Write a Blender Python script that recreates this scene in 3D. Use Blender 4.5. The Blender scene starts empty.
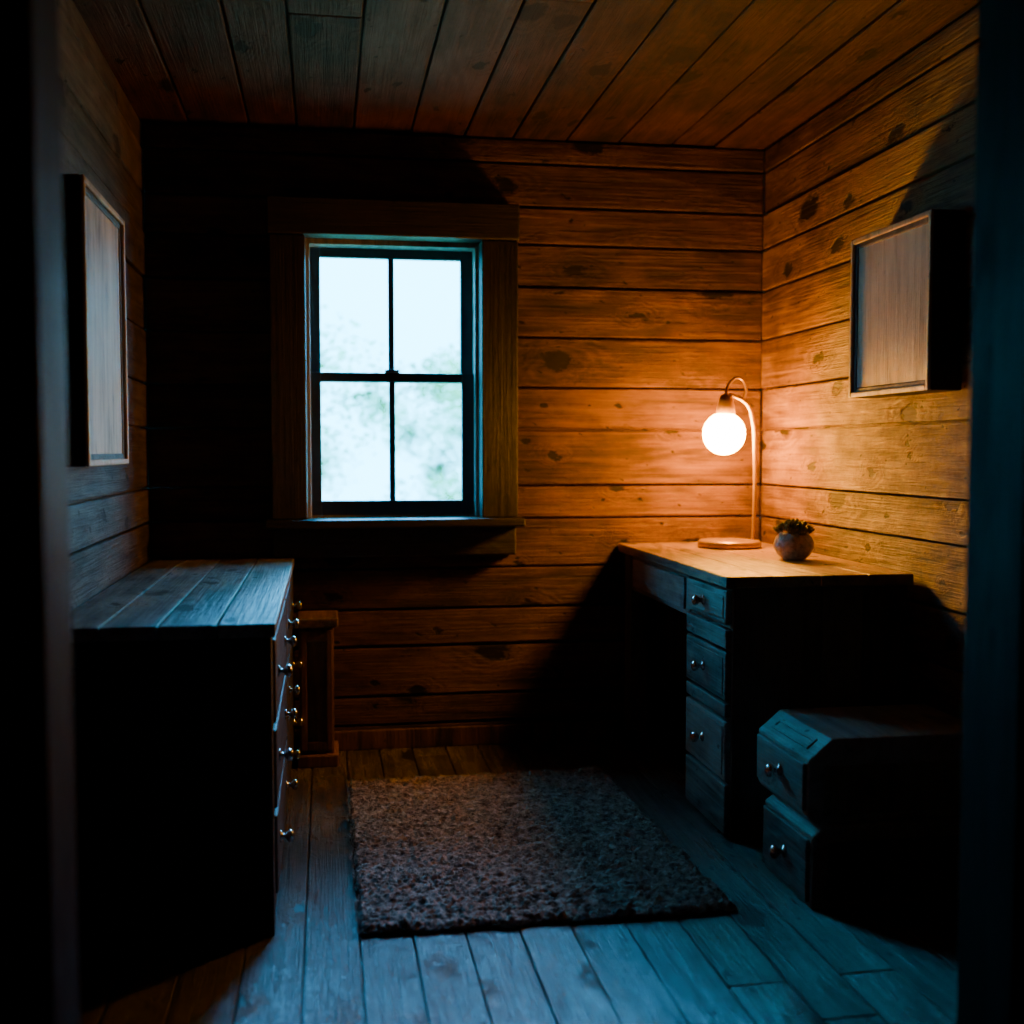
import bpy, bmesh, math, random
from mathutils import Vector, Matrix, noise as mnoise
random.seed(7)
S = bpy.context.scene

# ------------------------------------------------------------------ materials
def newmat(name):
    m = bpy.data.materials.new(name); m.use_nodes = True
    nt = m.node_tree; nt.nodes.clear()
    out = nt.nodes.new('ShaderNodeOutputMaterial')
    b = nt.nodes.new('ShaderNodeBsdfPrincipled')
    nt.links.new(b.outputs[0], out.inputs[0])
    return m, nt, b, out

def math_n(nt, op, a, b=None, c=None, clamp=False):
    n = nt.nodes.new('ShaderNodeMath'); n.operation = op; n.use_clamp = clamp
    for i, v in enumerate((a, b, c)):
        if v is None: continue
        if isinstance(v, (int, float)): n.inputs[i].default_value = v
        else: nt.links.new(v, n.inputs[i])
    return n.outputs[0]

def wood(name, dark, mid, light, axis='X', rough=0.5, knots=1.0, bump=0.4, across=7.0, vary=0.35, spec=0.5, specks=1.0):
    m, nt, b, out = newmat(name)
    L = nt.links.new
    tc = nt.nodes.new('ShaderNodeTexCoord')
    at = nt.nodes.new('ShaderNodeAttribute'); at.attribute_name = 'bv'
    off = nt.nodes.new('ShaderNodeVectorMath'); off.operation = 'SCALE'
    off.inputs[0].default_value = (37.3, 21.1, 53.7); L(at.outputs['Fac'], off.inputs['Scale'])
    add = nt.nodes.new('ShaderNodeVectorMath'); add.operation = 'ADD'
    L(tc.outputs['Object'], add.inputs[0]); L(off.outputs[0], add.inputs[1])
    def mapped(al, ac):
        mp = nt.nodes.new('ShaderNodeMapping')
        mp.inputs['Scale'].default_value = tuple(al if a == axis else ac for a in 'XYZ')
        L(add.outputs[0], mp.inputs[0]); return mp.outputs[0]
    def noise(vec, sc, det, ro=0.6, dist=0.0):
        n = nt.nodes.new('ShaderNodeTexNoise'); n.inputs['Scale'].default_value = sc
        n.inputs['Detail'].default_value = det; n.inputs['Roughness'].default_value = ro
        n.inputs['Distortion'].default_value = dist
        L(vec, n.inputs['Vector']); return n.outputs['Fac']
    sx = nt.nodes.new('ShaderNodeSeparateXYZ'); L(add.outputs[0], sx.inputs[0])
    o1, o2 = [a for a in 'XYZ' if a != axis]
    ac2 = math_n(nt, 'ADD', sx.outputs[o1], sx.outputs[o2])
    wob = noise(mapped(9, 18), 1.0, 5, .75)
    def vor(al, ac, wamp, pw, gain):
        cx = nt.nodes.new('ShaderNodeCombineXYZ')
        L(math_n(nt, 'MULTIPLY_ADD', wob, wamp, math_n(nt, 'MULTIPLY', sx.outputs[axis], al)), cx.inputs[0])
        L(math_n(nt, 'MULTIPLY_ADD', wob, -wamp, math_n(nt, 'MULTIPLY', ac2, ac)), cx.inputs[1])
        v = nt.nodes.new('ShaderNodeTexVoronoi'); v.voronoi_dimensions = '2D'; v.inputs['Scale'].default_value = 1
        L(cx.outputs[0], v.inputs['Vector'])
        s3 = nt.nodes.new('ShaderNodeSeparateXYZ'); L(v.outputs['Color'], s3.inputs[0])
        return math_n(nt, 'MULTIPLY', v.outputs['Distance'], math_n(nt, 'MULTIPLY_ADD', math_n(nt, 'POWER', s3.outputs[0], pw), gain, .7))
    kd = vor(2.3, 4.2, .45, 1.3, 3.0)
    def ss(v, a, b_, c, d):
        mr = nt.nodes.new('ShaderNodeMapRange'); mr.interpolation_type = 'SMOOTHSTEP'
        for i, q in enumerate((a, b_, c, d)): mr.inputs[i+1].default_value = q
        L(v, mr.inputs[0]); return mr.outputs[0]
    knot = ss(kd, .05, .15, knots, 0)
    halo = ss(kd, .05, .45, .22*knots, 0)
    sp = ss(vor(7, 11, .6, .4, 5.0), .08, .18, specks, 0)
    base = noise(mapped(0.55, across*0.55), 1.0, 2, .5, .3)
    base = math_n(nt, 'ADD', base, halo)
    rings = math_n(nt, 'SINE', math_n(nt, 'MULTIPLY', base, 85.0))
    rings = math_n(nt, 'MULTIPLY_ADD', rings, .5, .5)
    streak = noise(mapped(0.9, across*2.2), 1.6, 7, .7, .2)
    fine = noise(mapped(3.0, across*22), 1.0, 4, .7)
    blot = noise(mapped(3.0, 5.0), 1.0, 5, .65)
    f = math_n(nt, 'MULTIPLY', rings, .15)
    f = math_n(nt, 'MULTIPLY_ADD', streak, 1.0, f)
    f = math_n(nt, 'MULTIPLY_ADD', fine, .6, f)
    f = math_n(nt, 'MULTIPLY_ADD', blot, 1.2, f)
    f = math_n(nt, 'SUBTRACT', f, 1.02)
    bvv = math_n(nt, 'FRACT', math_n(nt, 'MULTIPLY', at.outputs['Fac'], 7.77))
    f = math_n(nt, 'MULTIPLY_ADD', math_n(nt, 'SUBTRACT', bvv, .5), vary, f)
    f = math_n(nt, 'MULTIPLY_ADD', sp, -.75, f)
    f2 = math_n(nt, 'MULTIPLY_ADD', knot, -1.0, f, clamp=True)
    cr = nt.nodes.new('ShaderNodeValToRGB')
    e = cr.color_ramp.elements
    e[0].position = .05; e[0].color = (*dark, 1); e[1].position = .85; e[1].color = (*light, 1)
    x = e.new(.42); x.color = (*mid, 1)
    L(f2, cr.inputs[0]); L(cr.outputs[0], b.inputs['Base Color'])
    rr = nt.nodes.new('ShaderNodeMapRange'); rr.inputs[3].default_value = rough+.2; rr.inputs[4].default_value = max(.12, rough-.1)
    L(f2, rr.inputs[0]); L(rr.outputs[0], b.inputs['Roughness'])
    b.inputs['Specular IOR Level'].default_value = spec
    bp = nt.nodes.new('ShaderNodeBump'); bp.inputs['Strength'].default_value = bump; bp.inputs['Distance'].default_value = .012
    h = math_n(nt, 'MULTIPLY_ADD', fine, .5, f2)
    h = math_n(nt, 'MULTIPLY_ADD', blot, .8, h)
    L(h, bp.inputs['Height']); L(bp.outputs[0], b.inputs['Normal'])
    return m

def plain(name, col, rough=.5, metal=0, bump=0, bscale=60, var=0.15):
    m, nt, b, out = newmat(name); L = nt.links.new
    tc = nt.nodes.new('ShaderNodeTexCoord')
    n = nt.nodes.new('ShaderNodeTexNoise'); n.inputs['Scale'].default_value = bscale; n.inputs['Detail'].default_value = 5
    L(tc.outputs['Object'], n.inputs['Vector'])
    cr = nt.nodes.new('ShaderNodeValToRGB')
    cr.color_ramp.elements[0].position = .3; cr.color_ramp.elements[1].position = .7
    cr.color_ramp.elements[0].color = (*[c*(1-var) for c in col], 1)
    cr.color_ramp.elements[1].color = (*[min(1, c*(1+var)) for c in col], 1)
    L(n.outputs['Fac'], cr.inputs[0]); L(cr.outputs[0], b.inputs['Base Color'])
    b.inputs['Roughness'].default_value = rough; b.inputs['Metallic'].default_value = metal
    if bump:
        bp = nt.nodes.new('ShaderNodeBump'); bp.inputs['Strength'].default_value = bump; bp.inputs['Distance'].default_value = .004
        L(n.outputs['Fac'], bp.inputs['Height']); L(bp.outputs[0], b.inputs['Normal'])
    return m

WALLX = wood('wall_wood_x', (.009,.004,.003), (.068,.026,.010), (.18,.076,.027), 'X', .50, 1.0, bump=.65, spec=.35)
WALLY = wood('wall_wood_y_lit', (.012,.006,.003), (.125,.058,.022), (.36,.20,.08), 'Y', .40, 1.0, bump=.8)  # right wall: lamp brightness put into a lighter, yellower base colour
WALLDIM = wood('wall_wood_dim', (.008,.006,.005), (.055,.038,.029), (.13,.097,.078), 'Y', .48, 1.0, bump=.65)  # left wall: same boards, dimmer light put into a darker, greyer colour
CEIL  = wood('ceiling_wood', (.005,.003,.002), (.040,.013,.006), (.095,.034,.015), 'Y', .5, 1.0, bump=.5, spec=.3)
FLOOR = wood('floor_wood', (.010,.009,.008), (.080,.066,.056), (.21,.18,.16), 'Y', .24, 1.0, bump=.6, across=9)
DARKX = wood('trim_wood_x', (.008,.007,.006), (.034,.028,.025), (.066,.055,.048), 'X', .42, .3, specks=.3)
DARKZ = wood('trim_wood_z', (.007,.006,.005), (.028,.023,.020), (.054,.045,.039), 'Z', .42, .3, specks=.3)
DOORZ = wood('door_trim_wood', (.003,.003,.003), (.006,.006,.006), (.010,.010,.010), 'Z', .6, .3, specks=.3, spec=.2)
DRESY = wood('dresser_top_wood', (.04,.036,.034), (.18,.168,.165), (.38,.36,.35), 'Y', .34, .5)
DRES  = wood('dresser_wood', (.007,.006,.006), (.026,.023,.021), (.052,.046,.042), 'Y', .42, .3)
DESKT = wood('desk_top_wood', (.05,.028,.014), (.27,.155,.065), (.50,.31,.14), 'Y', .32, .5)
DESKB = wood('desk_wood', (.025,.022,.02), (.18,.165,.155), (.34,.315,.30), 'Y', .36, .3, specks=.5)
DESKZ = wood('desk_side_wood', (.02,.016,.013), (.12,.092,.072), (.21,.165,.13), 'Z', .45, .3, specks=.5)
FRAMES = wood('frame_side_wood', (.012,.010,.009), (.05,.040,.032), (.09,.073,.058), 'Z', .45, .3, specks=.5)
FRAMEW = wood('frame_lit_wood', (.25,.19,.12), (.60,.47,.31), (.76,.63,.45), 'Z', .35, .2, specks=.3)  # moulding only: edge light painted in as pale wood
NIGHT = wood('cabinet_wood', (.02,.012,.008), (.18,.085,.036), (.32,.16,.07), 'Z', .45, .3, specks=.5)
PANEL = wood('frame_panel_wood', (.20,.16,.11), (.54,.43,.28), (.74,.61,.43), 'Z', .33, .1, specks=.2)
LINER = wood('liner_wood', (.16,.14,.12), (.36,.33,.30), (.52,.50,.47), 'Z', .4, .1, specks=.2)
SASH  = plain('sash_paint', (.04,.048,.055), .38)
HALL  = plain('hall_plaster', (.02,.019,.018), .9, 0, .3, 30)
KNOB  = plain('pewter', (.60,.61,.63), .22, 1.0, 0, 40)
BRASS = plain('lamp_brass', (.38,.23,.05), .32, .5, 0, 40, .08)
CERAM = plain('glazed_ceramic', (.42,.38,.34), .28, 0, .3, 90, .5)
SUCC  = plain('succulent_leaf', (.075,.10,.05), .5, 0, 0, 80, .5)
SOIL  = plain('soil', (.03,.02,.015), .95, 0, .5, 150)

def rug_mat():
    m, nt, b, out = newmat('rug_wool'); L = nt.links.new
    tc = nt.nodes.new('ShaderNodeTexCoord')
    n = nt.nodes.new('ShaderNodeTexNoise'); n.inputs['Scale'].default_value = 38; n.inputs['Detail'].default_value = 6
    n.inputs['Roughness'].default_value = .8
    L(tc.outputs['Object'], n.inputs['Vector'])
    cr = nt.nodes.new('ShaderNodeValToRGB'); e = cr.color_ramp.elements
    e[0].position = .38; e[0].color = (.050,.042,.038, 1); e[1].position = .66; e[1].color = (.44,.36,.32, 1)
    L(n.outputs['Fac'], cr.inputs[0]); L(cr.outputs[0], b.inputs['Base Color'])
    b.inputs['Roughness'].default_value = .95; b.inputs['Specular IOR Level'].default_value = .1
    return m
RUG = rug_mat()

def emis(name, col, st):
    m, nt, b, out = newmat(name)
    b.inputs['Base Color'].default_value = (.9,.85,.7,1)
    b.inputs['Emission Color'].default_value = (*col, 1); b.inputs['Emission Strength'].default_value = st
    return m
GLOBE = emis('opal_bulb', (1.0, .37, .02), 260)

def glass_mat():
    m, nt, b, out = newmat('window_glass'); nt.nodes.remove(b)
    t = nt.nodes.new('ShaderNodeBsdfTransparent'); g = nt.nodes.new('ShaderNodeBsdfGlossy')
    g.inputs['Roughness'].default_value = .03
    mx = nt.nodes.new('ShaderNodeMixShader'); mx.inputs[0].default_value = .05
    nt.links.new(t.outputs[0], mx.inputs[1]); nt.links.new(g.outputs[0], mx.inputs[2]); nt.links.new(mx.outputs[0], out.inputs[0])
    return m
GLASS = glass_mat()

def leaf_mat():
    m, nt, b, out = newmat('pale_foliage'); L = nt.links.new
    tc = nt.nodes.new('ShaderNodeTexCoord')
    n = nt.nodes.new('ShaderNodeTexNoise'); n.inputs['Scale'].default_value = 2.2; n.inputs['Detail'].default_value = 1
    L(tc.outputs['Object'], n.inputs['Vector'])
    cr = nt.nodes.new('ShaderNodeValToRGB'); e = cr.color_ramp.elements
    e[0].position = .38; e[0].color = (.10,.28,.14,1); e[1].position = .64; e[1].color = (.42,.66,.38,1)
    L(n.outputs['Fac'], cr.inputs[0]); L(cr.outputs[0], b.inputs['Base Color'])
    tr = nt.nodes.new('ShaderNodeBsdfTranslucent'); L(cr.outputs[0], tr.inputs[0])
    mx = nt.nodes.new('ShaderNodeMixShader'); mx.inputs[0].default_value = .5
    L(b.outputs[0], mx.inputs[1]); L(tr.outputs[0], mx.inputs[2]); L(mx.outputs[0], out.inputs[0])
    b.inputs['Roughness'].default_value = .9; b.inputs['Specular IOR Level'].default_value = .1
    return m
LEAF = leaf_mat()
BARK = plain('bark', (.30,.32,.26), .9, 0, .5, 12)
GRASS = plain('grass', (.22,.36,.18), .95, 0, .5, 8, .4)

# ------------------------------------------------------------------ builders
class MB:
    def __init__(s):
        s.bm = bmesh.new(); s.l = s.bm.verts.layers.float.new('bv')
    def _tag(s, vs, seed=None):
        r = random.random() if seed is None else seed
        for v in vs: v[s.l] = r
    def box(s, x0, x1, y0, y1, z0, z1, seed=None):
        vs = [s.bm.verts.new((x, y, z)) for x in (x0, x1) for y in (y0, y1) for z in (z0, z1)]
        for f in ((0,1,3,2),(4,6,7,5),(0,4,5,1),(2,3,7,6),(0,2,6,4),(1,5,7,3)):
            s.bm.faces.new([vs[i] for i in f])
        s._tag(vs, seed); return s
    def prismY(s, pts, y0, y1, seed=None):   # pts: (x,z)
        a = [s.bm.verts.new((p[0], y0, p[1])) for p in pts]; b = [s.bm.verts.new((p[0], y1, p[1])) for p in pts]
        s.bm.faces.new(a); s.bm.faces.new(list(reversed(b))); n = len(pts)
        for i in range(n): s.bm.faces.new((a[i], b[i], b[(i+1) % n], a[(i+1) % n]))
        s._tag(a+b, seed); return s
    def lathe(s, prof, c, axis='Z', n=32):
        c = Vector(c); rings = []
        for r, h in prof:
            ring = []
            for i in range(n):
                a = 2*math.pi*i/n; ca, sa = r*math.cos(a), r*math.sin(a)
                if axis == 'Z': p = (ca, sa, h)
                elif axis == 'X': p = (h, ca, sa)
                else: p = (ca, h, sa)
                ring.append(s.bm.verts.new(c+Vector(p)))
            rings.append(ring); s._tag(ring, .3)
        for a, b in zip(rings, rings[1:]):
            for i in range(n): s.bm.faces.new((a[i], a[(i+1) % n], b[(i+1) % n], b[i]))
        s.bm.faces.new(rings[0]); s.bm.faces.new(rings[-1])
        return s
    def obj(s, name, mat, bevel=.003, parent=None, smooth=False, seg=2):
        bmesh.ops.recalc_face_normals(s.bm, faces=s.bm.faces)
        me = bpy.data.meshes.new(name); s.bm.to_mesh(me); s.bm.free()
        o = bpy.data.objects.new(name, me); S.collection.objects.link(o)
        me.materials.append(mat)
        if smooth:
            for p in me.polygons: p.use_smooth = True
        if bevel:
            m = o.modifiers.new('bevel', 'BEVEL'); m.width = bevel; m.segments = seg; m.limit_method = 'ANGLE'
            m.angle_limit = math.radians(35)
        if parent:
            o.parent = parent; o.matrix_parent_inverse = Matrix.Translation(-Vector(parent.location))
        return o

def empty(name, loc):
    e = bpy.data.objects.new(name, None); e.location = loc; e.empty_display_size = .1
    S.collection.objects.link(e); return e

def tube(name, pts, r, mat, parent, cyc=False):
    cu = bpy.data.curves.new(name, 'CURVE'); cu.dimensions = '3D'; cu.bevel_depth = r; cu.bevel_resolution = 5; cu.resolution_u = 10
    cu.use_fill_caps = True
    sp = cu.splines.new('BEZIER'); sp.bezier_points.add(len(pts)-1)
    for q, p in zip(sp.bezier_points, pts):
        q.co = p; q.handle_left_type = q.handle_right_type = 'AUTO'
    sp.use_cyclic_u = cyc
    o = bpy.data.objects.new(name, cu); S.collection.objects.link(o); cu.materials.append(mat)
    dg = bpy.context.evaluated_depsgraph_get()
    me = bpy.data.meshes.new_from_object(o.evaluated_get(dg)); bpy.data.objects.remove(o)
    for p in me.polygons: p.use_smooth = True
    o = bpy.data.objects.new(name, me); S.collection.objects.link(o)
    if parent:
        o.parent = parent; o.matrix_parent_inverse = Matrix.Translation(-Vector(parent.location))
    return o

# ------------------------------------------------------------------ room
XL, XR, YB, YF, H = -.63, 1.70, 4.27, 1.65, 2.30
rows = [0,.09,.20,.39,.53,.685,.87,.995,1.21,1.37,1.56,1.75,1.91,2.05,2.21,2.30]
OX0, OX1, OZ0, OZ1 = -.068, .582, .85, 1.91     # window opening
mb = MB()
for a, b in zip(rows, rows[1:]):
    d = random.uniform(-.004, .004); z0, z1 = a+.002, b-.005
    if b > OZ0+.02 and a < OZ1-.02:
        mb.box(XL, OX0, YB+d, YB+.025, z0, z1); mb.box(OX1, XR, YB+d, YB+.025, z0, z1)
    else: mb.box(XL, XR, YB+d, YB+.025, z0, z1)
for bx in ((XL-.15, OX0, -.06, H+.1), (OX1, XR+.15, -.06, H+.1), (OX0, OX1, -.06, OZ0), (OX0, OX1, OZ1, H+.1)):
    mb.box(bx[0], bx[1], YB+.027, YB+.13, bx[2], bx[3], .1)
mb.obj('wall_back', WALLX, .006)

def side_wall(name, x, sgn, mat):
    mb = MB()
    for a, b in zip(rows, rows[1:]):
        d = random.uniform(-.004, .004)
        cuts = [YF]
        if random.random() < .4: cuts.append(random.uniform(2.3, 3.0))
        cuts.append(YB)
        for c0, c1 in zip(cuts, cuts[1:]):
            xs = sorted((x+d, x+sgn*.025))
            mb.box(xs[0], xs[1], c0+.0015, c1-.0015, a+.002, b-.005)
    xs = sorted((x+sgn*.027, x+sgn*.15))
    mb.box(xs[0], xs[1], YF-.15, YB+.02, -.06, H+.1, .1)
    return mb.obj(name, mat, .006)
side_wall('wall_left', XL, -1, WALLDIM); side_wall('wall_right', XR, 1, WALLY)

HX0, HX1, HY = -1.6, 2.6, -1.3
def depth_boards(name, x0, x1, y0, y1, w, zlow, zhigh, mat, wv, blen):
    mb = MB(); x = x0
    while x < x1-.01:
        ww = min(w*random.uniform(1-wv, 1+wv), x1-x)
        y = y0-random.uniform(0, blen*.8)
        while y < y1:
            l = blen*random.uniform(.6, 1.2); a, b = max(y, y0), min(y+l, y1)
            if b-a > .02:
                d = random.uniform(-.0015, .0015)
                if name == 'floor': mb.box(x+.002, x+ww-.002, a+.001, b-.001, zlow, d)
                else: mb.box(x+.003, x+ww-.003, a+.001, b-.001, H+d*2, zhigh)
            y += l
        x += ww
    return mb
mb = depth_boards('floor', HX0, HX1, HY, YB, .128, -.02, 0, FLOOR, .05, 2.0)
mb.box(HX0, HX1, HY, YB+.13, -.06, -.022, .1); mb.obj('floor', FLOOR, .0035)
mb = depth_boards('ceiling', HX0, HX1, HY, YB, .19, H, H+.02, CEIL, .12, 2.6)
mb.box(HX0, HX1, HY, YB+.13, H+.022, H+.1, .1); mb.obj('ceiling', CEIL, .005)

# front wall with doorway
DX0, DX1, DZ = -.35, 1.0, 2.25
mb = MB()
mb.box(HX0, DX0-.02, YF-.14, YF-.01, 0, H); mb.box(DX1+.02, HX1, YF-.14, YF-.01, 0, H)
mb.obj('wall_front', HALL, 0)
tr = empty('trim_1', ((DX0+DX1)/2, YF-.07, 0))
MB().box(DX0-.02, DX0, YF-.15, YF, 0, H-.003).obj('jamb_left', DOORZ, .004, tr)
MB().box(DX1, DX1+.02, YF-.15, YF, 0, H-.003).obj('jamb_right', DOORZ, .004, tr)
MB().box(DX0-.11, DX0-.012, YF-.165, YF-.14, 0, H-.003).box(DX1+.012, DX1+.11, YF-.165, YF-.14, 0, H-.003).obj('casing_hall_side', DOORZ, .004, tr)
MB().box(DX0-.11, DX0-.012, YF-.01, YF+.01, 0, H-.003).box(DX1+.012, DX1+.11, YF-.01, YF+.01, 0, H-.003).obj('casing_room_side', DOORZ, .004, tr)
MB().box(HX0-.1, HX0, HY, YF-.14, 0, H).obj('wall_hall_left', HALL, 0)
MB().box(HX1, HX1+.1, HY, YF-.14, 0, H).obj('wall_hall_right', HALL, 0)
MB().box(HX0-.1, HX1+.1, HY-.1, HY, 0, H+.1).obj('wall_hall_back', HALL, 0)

# baseboards
MB().box(-.09, 1.12, YB-.016, YB-.002, .0, .075).obj('baseboard_back', NIGHT, .004)

# ------------------------------------------------------------------ window
w = empty('window_1', (.26, YB, .85))
CF = 4.18
MB().box(-.192, -.064, CF, YB-.004, .878, 1.902).obj('casing_left', DARKZ, .005, w)
MB().box(.576, .712, CF, YB-.004, .878, 1.902).obj('casing_right', DARKZ, .005, w)
MB().box(-.197, .717, CF-.006, YB-.004, 1.904, 2.035).obj('casing_head', DARKX, .005, w)
MB().box(-.215, .735, CF-.04, YB+.06, .845, .877).obj('sill', DARKX, .006, w)
MB().box(-.19, .71, CF+.03, YB-.004, .735, .844).obj('apron', DARKX, .005, w)
MB().box(-.068, -.05, YB-.004, YB+.13, .87, 1.91).box(.562, .58, YB-.004, YB+.13, .87, 1.91)\
    .box(-.05, .562, YB-.004, YB+.13, 1.885, 1.91).box(-.05, .562, YB+.03, YB+.13, .855, .885).obj('jamb_liner', LINER, .002, w)
def sash(name, y0, y1, z0, z1, g0, g1):
    s = MB()
    s.box(-.05, -.012, y0, y1, z0, z1).box(.516, .562, y0, y1, z0, z1)
    s.box(-.012, .516, y0, y1, z0, g0).box(-.012, .516, y0, y1, g1, z1)
    s.box(.241, .264, y0+.006, y1-.006, g0, g1)
    s.obj(name, SASH, .003, w)
    MB().box(-.014, .518, (y0+y1)/2-.001, (y0+y1)/2+.001, g0-.002, g1+.002).obj(name+'_glass', GLASS, 0, w)
sash('sash_lower', YB+.035, YB+.065, .885, 1.42, .940, 1.385)
sash('sash_upper', YB+.07, YB+.10, 1.385, 1.885, 1.42, 1.85)
MB().box(.225, .28, YB+.025, YB+.05, 1.42, 1.432).obj('sash_lock', KNOB, .002, w)

# ------------------------------------------------------------------ knobs
def knob(name, p, r, sgn, parent):
    x = sgn
    prof = [(r*.9, 0), (r*.9, x*r*.2), (r*.4, x*r*.35), (r*.38, x*r*.9), (r*.8, x*r*1.15), (r, x*r*1.5), (r*.9, x*r*1.9), (r*.45, x*r*2.15), (r*.05, x*r*2.2)]
    return MB().lathe(prof, p, 'X', 20).obj(name, KNOB, 0, parent, True)

# ------------------------------------------------------------------ dresser
d = empty('dresser', (-.37, 3.43, 0))
mb = MB(); xs = [-.622, -.50, -.375, -.245, -.113]
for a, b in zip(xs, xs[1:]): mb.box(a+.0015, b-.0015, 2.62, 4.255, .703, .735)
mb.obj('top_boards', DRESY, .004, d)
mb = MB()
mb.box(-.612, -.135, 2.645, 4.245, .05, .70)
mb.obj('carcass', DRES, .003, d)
mb = MB()
for y in (2.635, 4.19): mb.box(-.14, -.125, y, y+.06, .0, .702)
mb.box(-.14, -.126, 2.69, 4.2, .03, .065); mb.box(-.14, -.126, 3.425, 3.465, .06, .702)
mb.box(-.617, -.57, 2.635, 2.69, 0, .702); mb.box(-.17, -.14, 2.635, 2.66, 0, .702); mb.box(-.57, -.17, 2.638, 2.66, .0, .09); mb.box(-.57,-.17,2.638,2.66,.63,.702)
mb.box(-.617, -.57, 4.19, 4.245, 0, .06)
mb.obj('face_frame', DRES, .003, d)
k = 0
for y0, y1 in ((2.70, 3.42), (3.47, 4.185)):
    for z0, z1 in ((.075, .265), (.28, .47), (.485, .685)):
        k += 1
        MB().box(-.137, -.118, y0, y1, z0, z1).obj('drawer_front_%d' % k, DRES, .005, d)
        for yy in (y0+.13, y1-.15):
            knob('knob_%d_%d' % (k, int(yy*100)), (-.118, yy, (z0+z1)/2), .016, 1, d)

# pedestal cabinet beside dresser
n = empty('pedestal_cabinet', (-.035, 4.15, 0))
MB().box(-.098, .025, 4.06, 4.245, .03, .50).obj('body', NIGHT, .003, n)
MB().box(-.105, .042, 4.035, 4.25, .502, .535).obj('top', DESKT, .006, n)
MB().box(-.105, .04, 4.04, 4.25, 0, .045).obj('base', NIGHT, .006, n)
MB().box(-.09, -.07, 4.05, 4.062, .06, .49).box(-.0, .02, 4.05, 4.062, .06, .49).box(-.07, .0, 4.05, 4.062, .06, .09).box(-.07, .0, 4.05, 4.062, .45, .49).obj('door_frame', NIGHT, .002, n)

# ------------------------------------------------------------------ desk
k = empty('desk', (1.41, 3.66, 0))
mb = MB(); xs = [1.118, 1.26, 1.405, 1.55, 1.692]
for a, b in zip(xs, xs[1:]): mb.box(a+.001, b-.001, 3.055, 4.262, .737, .77)
mb.obj('top_boards', DESKT, .004, k)
MB().box(1.15, 1.68, 3.10, 3.455, .015, .736).obj('pedestal_body', DESKZ, .003, k)
mb = MB(); xs = [1.148, 1.29, 1.42, 1.55, 1.682]
for a, b in zip(xs, xs[1:]): mb.box(a+.001, b-.001, 3.08, 3.10, .0, .736)
mb.obj('pedestal_end_boards', DESKZ, .003, k)
i = 0
for z0, z1, kn in ((.628,.727,1),(.557,.615,0),(.407,.548,1),(.357,.397,0),(.172,.347,1),(.015,.160,0)):
    i += 1
    MB().box(1.130, 1.152, 3.088, 3.447, z0, z1).obj('drawer_front_%d' % i, DESKB, .005, k)
    if kn:
        MB().box(1.127, 1.131, 3.105, 3.43, z0+.016, z1-.016).obj('drawer_panel_%d' % i, DESKB, .003, k)
        knob('knob_%d' % i, (1.127, 3.27, (z0+z1)/2), .017, -1, k)
MB().box(1.145, 1.168, 3.455, 4.15, .60, .736).obj('apron', DESKB, .004, k)
MB().box(1.138, 1.146, 3.50, 4.11, .618, .72).obj('apron_panel', DESKB, .003, k)
MB().box(1.14, 1.21, 4.15, 4.235, 0, .736).box(1.61, 1.68, 4.15, 4.235, 0, .736).obj('rear_legs', DESKZ, .004, k)
MB().box(1.21, 1.61, 4.19, 4.215, .25, .736).obj('end_panel', DESKZ, .003, k)
MB().box(1.655, 1.675, 3.455, 4.15, .35, .736).obj('modesty_panel', DESKB, .003, k)

# ------------------------------------------------------------------ stacked drawer boxes
def drawer_box(pts, y0, y1, face, slot, name):
    e = empty(name, (1.42, (y0+y1)/2, pts[0][1]))
    MB().prismY(pts, y0, y1).obj('case', DESKB, .004, e)
    z0, z1 = face
    MB().box(1.160, 1.172, y0+.012, y1-.012, z0, z1).obj('drawer_front', DESKB, .004, e)
    knob('knob', (1.160, (y0+y1)/2-.01, (z0+z1)/2+.005), .018, -1, e)
    MB().box(1.21, 1.655, y0-.006, y0+.002, pts[0][1]+.02, z1-.005).obj('end_panel', DESKZ, .003, e)
    if slot:
        a = Vector((1.17, 0, .366)); b = Vector((1.232, 0, .417)); t = (b-a).normalized(); nn = Vector((-t.z, 0, t.x))
        c = (a+b)/2; mb = MB()
        for (u0, u1, v0, v1) in ((-.018, -.008, y0+.05, y1-.05), (.008, .018, y0+.05, y1-.05), (-.008, .008, y0+.05, y0+.06), (-.008, .008, y1-.06, y1-.05)):
            q = [c+t*u0-nn*.002, c+t*u1-nn*.002, c+t*u1+nn*.004, c+t*u0+nn*.004]
            mb.prismY([(p.x, p.z) for p in q], v0, v1, .5)
        mb.obj('label_slot', DESKB, .001, e)
    return e
drawer_box([(1.17,0),(1.17,.182),(1.20,.204),(1.66,.204),(1.66,0)], 2.575, 2.88, (.015,.172), False, 'wooden_drawer_box')
drawer_box([(1.182,.206),(1.17,.222),(1.17,.366),(1.232,.417),(1.66,.417),(1.66,.206)], 2.60, 2.93, (.235,.355), True, 'wooden_drawer_box')

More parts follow.
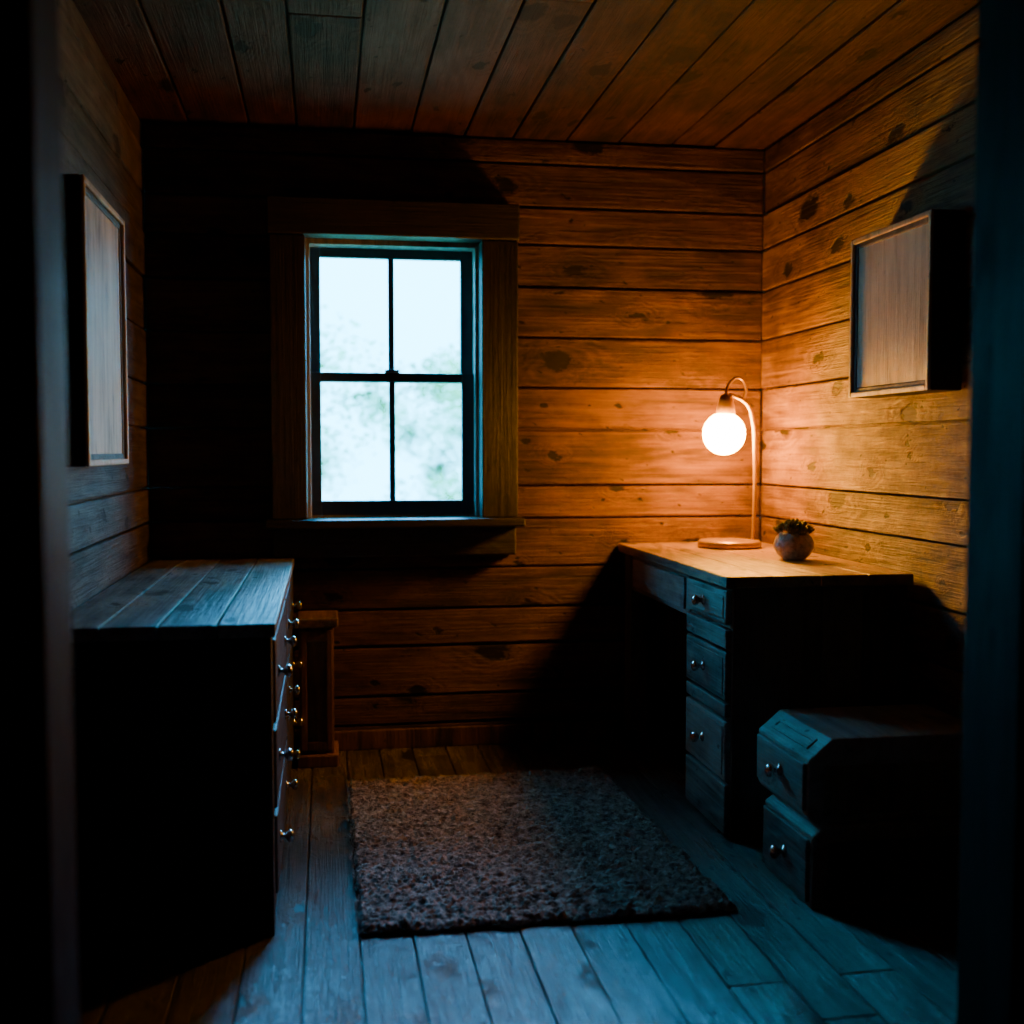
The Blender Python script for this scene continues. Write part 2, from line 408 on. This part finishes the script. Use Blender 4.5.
# ------------------------------------------------------------------ wall frames
def wall_frame(wallx, front, y0, y1, z0, z1, fw):
    s = 1 if front > wallx else -1
    e = empty('picture_frame', (wallx, (y0+y1)/2, (z0+z1)/2))
    def bx(mb, a, b, *r):
        q = sorted((a, b)); return mb.box(q[0], q[1], *r)
    mb = MB(); back = wallx+s*.005
    bx(mb, back, front, y0, y0+fw, z0, z1); bx(mb, back, front, y1-fw, y1, z0, z1)
    bx(mb, back, front, y0+fw, y1-fw, z1-fw, z1); bx(mb, back, front, y0+fw, y1-fw, z0, z0+fw)
    mb.obj('frame', FRAMES, .004, e)
    mb = MB(); lw = .016   # raised outer moulding, paler: lit edges put into its colour
    f2 = front+s*.010
    for (ya, yb, za, zb) in ((y0, y0+lw, z0, z1), (y1-lw, y1, z0, z1), (y0+lw, y1-lw, z1-lw, z1), (y0+lw, y1-lw, z0, z0+lw)):
        bx(mb, front+s*.0005, f2, ya, yb, za, zb)
    mb.obj('moulding', FRAMEW, .004, e, seg=3)
    mb = MB(); bx(mb, back, front-s*.004, y0+fw, y1-fw, z0+fw, z1-fw); mb.obj('panel', PANEL, 0, e)
wall_frame(XR, 1.605, 2.83, 3.30, 1.29, 1.77, .030)
wall_frame(XL, -.56, 2.82, 3.37, 1.09, 1.775, .030)

# ------------------------------------------------------------------ lamp
LX, LY = 1.475, 4.0
l = empty('table_lamp', (LX, LY, .77))
MB().lathe([(.05, .771), (.112, .772), (.116, .778), (.116, .790), (.110, .797), (.06, .801), (.01, .802)], (LX, LY, 0), 'Z', 48).obj('base', BRASS, 0, l, True)
SX = LX+.092
tube('stem', [(SX, LY, .798), (SX+.004, LY, .95), (SX+.002, LY, 1.12), (SX-.006, LY, 1.235), (SX-.03, LY, 1.30), (LX-.005, LY, 1.335)], .0075, BRASS, l)
GX, GZ = LX-.025, 1.19
tube('hook', [(LX+.045, LY, 1.31), (LX+.058, LY, 1.36), (LX+.03, LY, 1.395), (LX-.005, LY, 1.375), (LX-.022, LY, 1.325)], .0055, BRASS, l)
MB().lathe([(.012, 1.335), (.02, 1.33), (.026, 1.31), (.032, 1.29), (.036, 1.262), (.030, 1.258)], (GX+.006, LY, 0), 'Z', 32).obj('socket', BRASS, 0, l, True)
R = .078
MB().lathe([(R*math.sin(a), GZ+R*math.cos(a)) for a in [math.pi*(j+.03)/14.06 for j in range(15)]], (GX, LY, 0), 'Z', 28).obj('globe_bulb', GLOBE, 0, l, True)

# ------------------------------------------------------------------ pot
PX, PY, PZ = 1.52, 3.52, .7705
p = empty('potted_succulent', (PX, PY, PZ))
MB().lathe([(.03, 0), (.036, .002), (.052, .015), (.064, .036), (.066, .052), (.058, .074), (.046, .086), (.043, .088), (.040, .084), (.038, .08)], (PX, PY, PZ), 'Z', 40).obj('pot', CERAM, 0, p, True)
MB().lathe([(.039, .074), (.039, .082), (.005, .086)], (PX, PY, PZ), 'Z', 24).obj('soil', SOIL, 0, p, True)
mb = MB()
for j in range(210):
    a = random.uniform(0, 2*math.pi); r = .052*math.sqrt(random.random())
    base = Vector((PX+r*math.cos(a), PY+r*math.sin(a), PZ+.086+.026*(1-(r/.052)**2)))
    dr = Vector((math.cos(a)*r/.046*.9+random.uniform(-.3, .3), math.sin(a)*r/.046*.9+random.uniform(-.3, .3), 1)).normalized()
    ln = random.uniform(.014, .026); q = dr.to_track_quat('Z', 'Y').to_matrix()
    rings = []
    for t, rr in ((0, .0025), (.45, .0055), (.8, .0038), (1, .0006)):
        rings.append([mb.bm.verts.new(base+dr*ln*t+q @ Vector((rr*math.cos(x*math.pi/3), rr*math.sin(x*math.pi/3), 0))) for x in range(6)])
    for A, B in zip(rings, rings[1:]):
        for x in range(6): mb.bm.faces.new((A[x], A[(x+1) % 6], B[(x+1) % 6], B[x]))
    mb.bm.faces.new(rings[-1])
mb.obj('succulent_leaves', SUCC, 0, p, True)

# ------------------------------------------------------------------ rug
rc = [Vector((.07, 2.60)), Vector((.985, 2.585)), Vector((.945, 3.83)), Vector((.065, 3.815))]
def rp(u, v):
    a = rc[0].lerp(rc[1], u); b = rc[3].lerp(rc[2], u); q = a.lerp(b, v)
    e = .010
    q.x += e*mnoise.noise(Vector((u*3, v*14, 1)))*(abs(u-.5)*2)**4*1.5; q.y += e*mnoise.noise(Vector((u*14, v*3, 5)))*(abs(v-.5)*2)**4*1.5
    return q
bm = bmesh.new(); NU, NV = 230, 310; g = []
for j in range(NV+1):
    row = []
    for i in range(NU+1):
        u, v = i/NU, j/NV; q = rp(u, v)
        h = mnoise.noise(Vector((q.x*70, q.y*70, 0)))*.5+.5
        h2 = mnoise.noise(Vector((q.x*160, q.y*160, 3)))*.5+.5
        h3 = mnoise.noise(Vector((q.x*14, q.y*14, 9)))
        ed = min(u, 1-u, v, 1-v); fall = min(1, ed/.012)
        z = .002+(.006+.016*h+.006*h2+.006*h3)*fall**.5
        row.append(bm.verts.new((q.x+random.uniform(-.001, .001), q.y+random.uniform(-.001, .001), z)))
    g.append(row)
for j in range(NV):
    for i in range(NU): bm.faces.new((g[j][i], g[j][i+1], g[j+1][i+1], g[j+1][i]))
for _ in range(22000):
    u, v = random.random(), random.random()
    if _ < 5000:
        s_ = random.choice((0, 1, 2, 3)); eps = random.uniform(0, .008)
        if s_ == 0: u = eps
        elif s_ == 1: u = 1-eps
        elif s_ == 2: v = eps
        else: v = 1-eps
    q = rp(u, v); base = Vector((q.x, q.y, .008))
    a = random.uniform(0, 2*math.pi); tl = random.uniform(.2, 1.3); ln = random.uniform(.010, .018)
    if _ < 5000: base.z = .004; tl = 1.1
    side = Vector((-math.sin(a), math.cos(a), 0))*.0011; dr = Vector((math.cos(a)*tl, math.sin(a)*tl, 1)).normalized()
    v1 = bm.verts.new(base-side); v2 = bm.verts.new(base+side)
    v3 = bm.verts.new(base+dr*ln*.6+side*1.3); v4 = bm.verts.new(base+dr*ln*.6-side*1.3); v5 = bm.verts.new(base+dr*ln+Vector((0, 0, -.002)))
    bm.faces.new((v1, v2, v3, v4)); bm.faces.new((v4, v3, v5))
me = bpy.data.meshes.new('rug'); bm.to_mesh(me); bm.free(); me.materials.append(RUG)
o = bpy.data.objects.new('shag_rug', me); S.collection.objects.link(o)

# ------------------------------------------------------------------ outside
MB().box(-14, 16, YB+.5, 30, -.6, -.5).obj('ground', GRASS, 0)
def tree(cx, cy, h, n, rad, tx):
    e = empty('tree', (cx, cy, -.5))
    MB().lathe([(.07, -.5), (.05, .5), (.04, h*.5), (.02, h*.8)], (tx, cy, 0), 'Z', 12).obj('trunk', BARK, 0, e, True)
    mb = MB(); bl = [(Vector((cx+random.uniform(-rad, rad), cy+random.uniform(-.6, .6), random.uniform(-.2, h))), random.uniform(.25, .55)) for _ in range(14)]
    for _ in range(n):
        c, r = random.choice(bl)
        dv = Vector([random.gauss(0, 1) for _ in range(3)]).normalized()*r*random.random()**.6
        pz = c+dv; s_ = random.uniform(.02, .04)
        q = Matrix.Rotation(random.uniform(0, 6.28), 3, 'Z') @ Matrix.Rotation(random.uniform(0, 3.14), 3, 'X')
        mb.bm.faces.new([mb.bm.verts.new(pz+q @ Vector(t)*s_) for t in ((-1, 0, 0), (0, -.55, 0), (1, 0, 0), (0, .55, 0))])
    mb.obj('foliage', LEAF, 0, e)
for cx, cy, h, nn, rd, tx in ((.3, 10.6, 2.0, 7000, 1.1, -.9), (1.9, 11.3, 2.6, 8000, 1.0, 2.6), (-2.2, 11.0, 2.8, 6000, 1.1, -2.2), (4.2, 11.2, 2.8, 6000, 1.1, 4.2), (.8, 15.5, 2.9, 10000, 2.2, 3.0)):
    tree(cx, cy, h, nn, rd, tx)

# ------------------------------------------------------------------ light
wd = bpy.data.worlds.new('world'); S.world = wd; wd.use_nodes = True
bg = wd.node_tree.nodes['Background']; bg.inputs[0].default_value = (.045, .54, .90, 1); bg.inputs[1].default_value = 20.0
su = bpy.data.lights.new('sky_sun', 'SUN'); su.color = (.07, .44, 1.0); su.energy = 10.0; su.angle = math.radians(24)
so = bpy.data.objects.new('sky_sun', su); S.collection.objects.link(so); so.location = (0, 9, 6)
az, el = math.radians(-3), math.radians(31)
dirv = Vector((math.sin(az)*math.cos(el), -math.cos(az)*math.cos(el), -math.sin(el)))
so.rotation_euler = dirv.to_track_quat('-Z', 'Y').to_euler()

# ------------------------------------------------------------------ camera
cd = bpy.data.cameras.new('camera'); cam = bpy.data.objects.new('camera', cd); S.collection.objects.link(cam)
cam.location = (0, 0, 1.13); cam.rotation_euler = (math.radians(90-3.13), 0, math.radians(-9.36))
cd.lens = 39.87; cd.sensor_width = 36; cd.clip_start = .05
cd.dof.use_dof = True; cd.dof.focus_distance = 3.4; cd.dof.aperture_fstop = 1.6
S.camera = cam
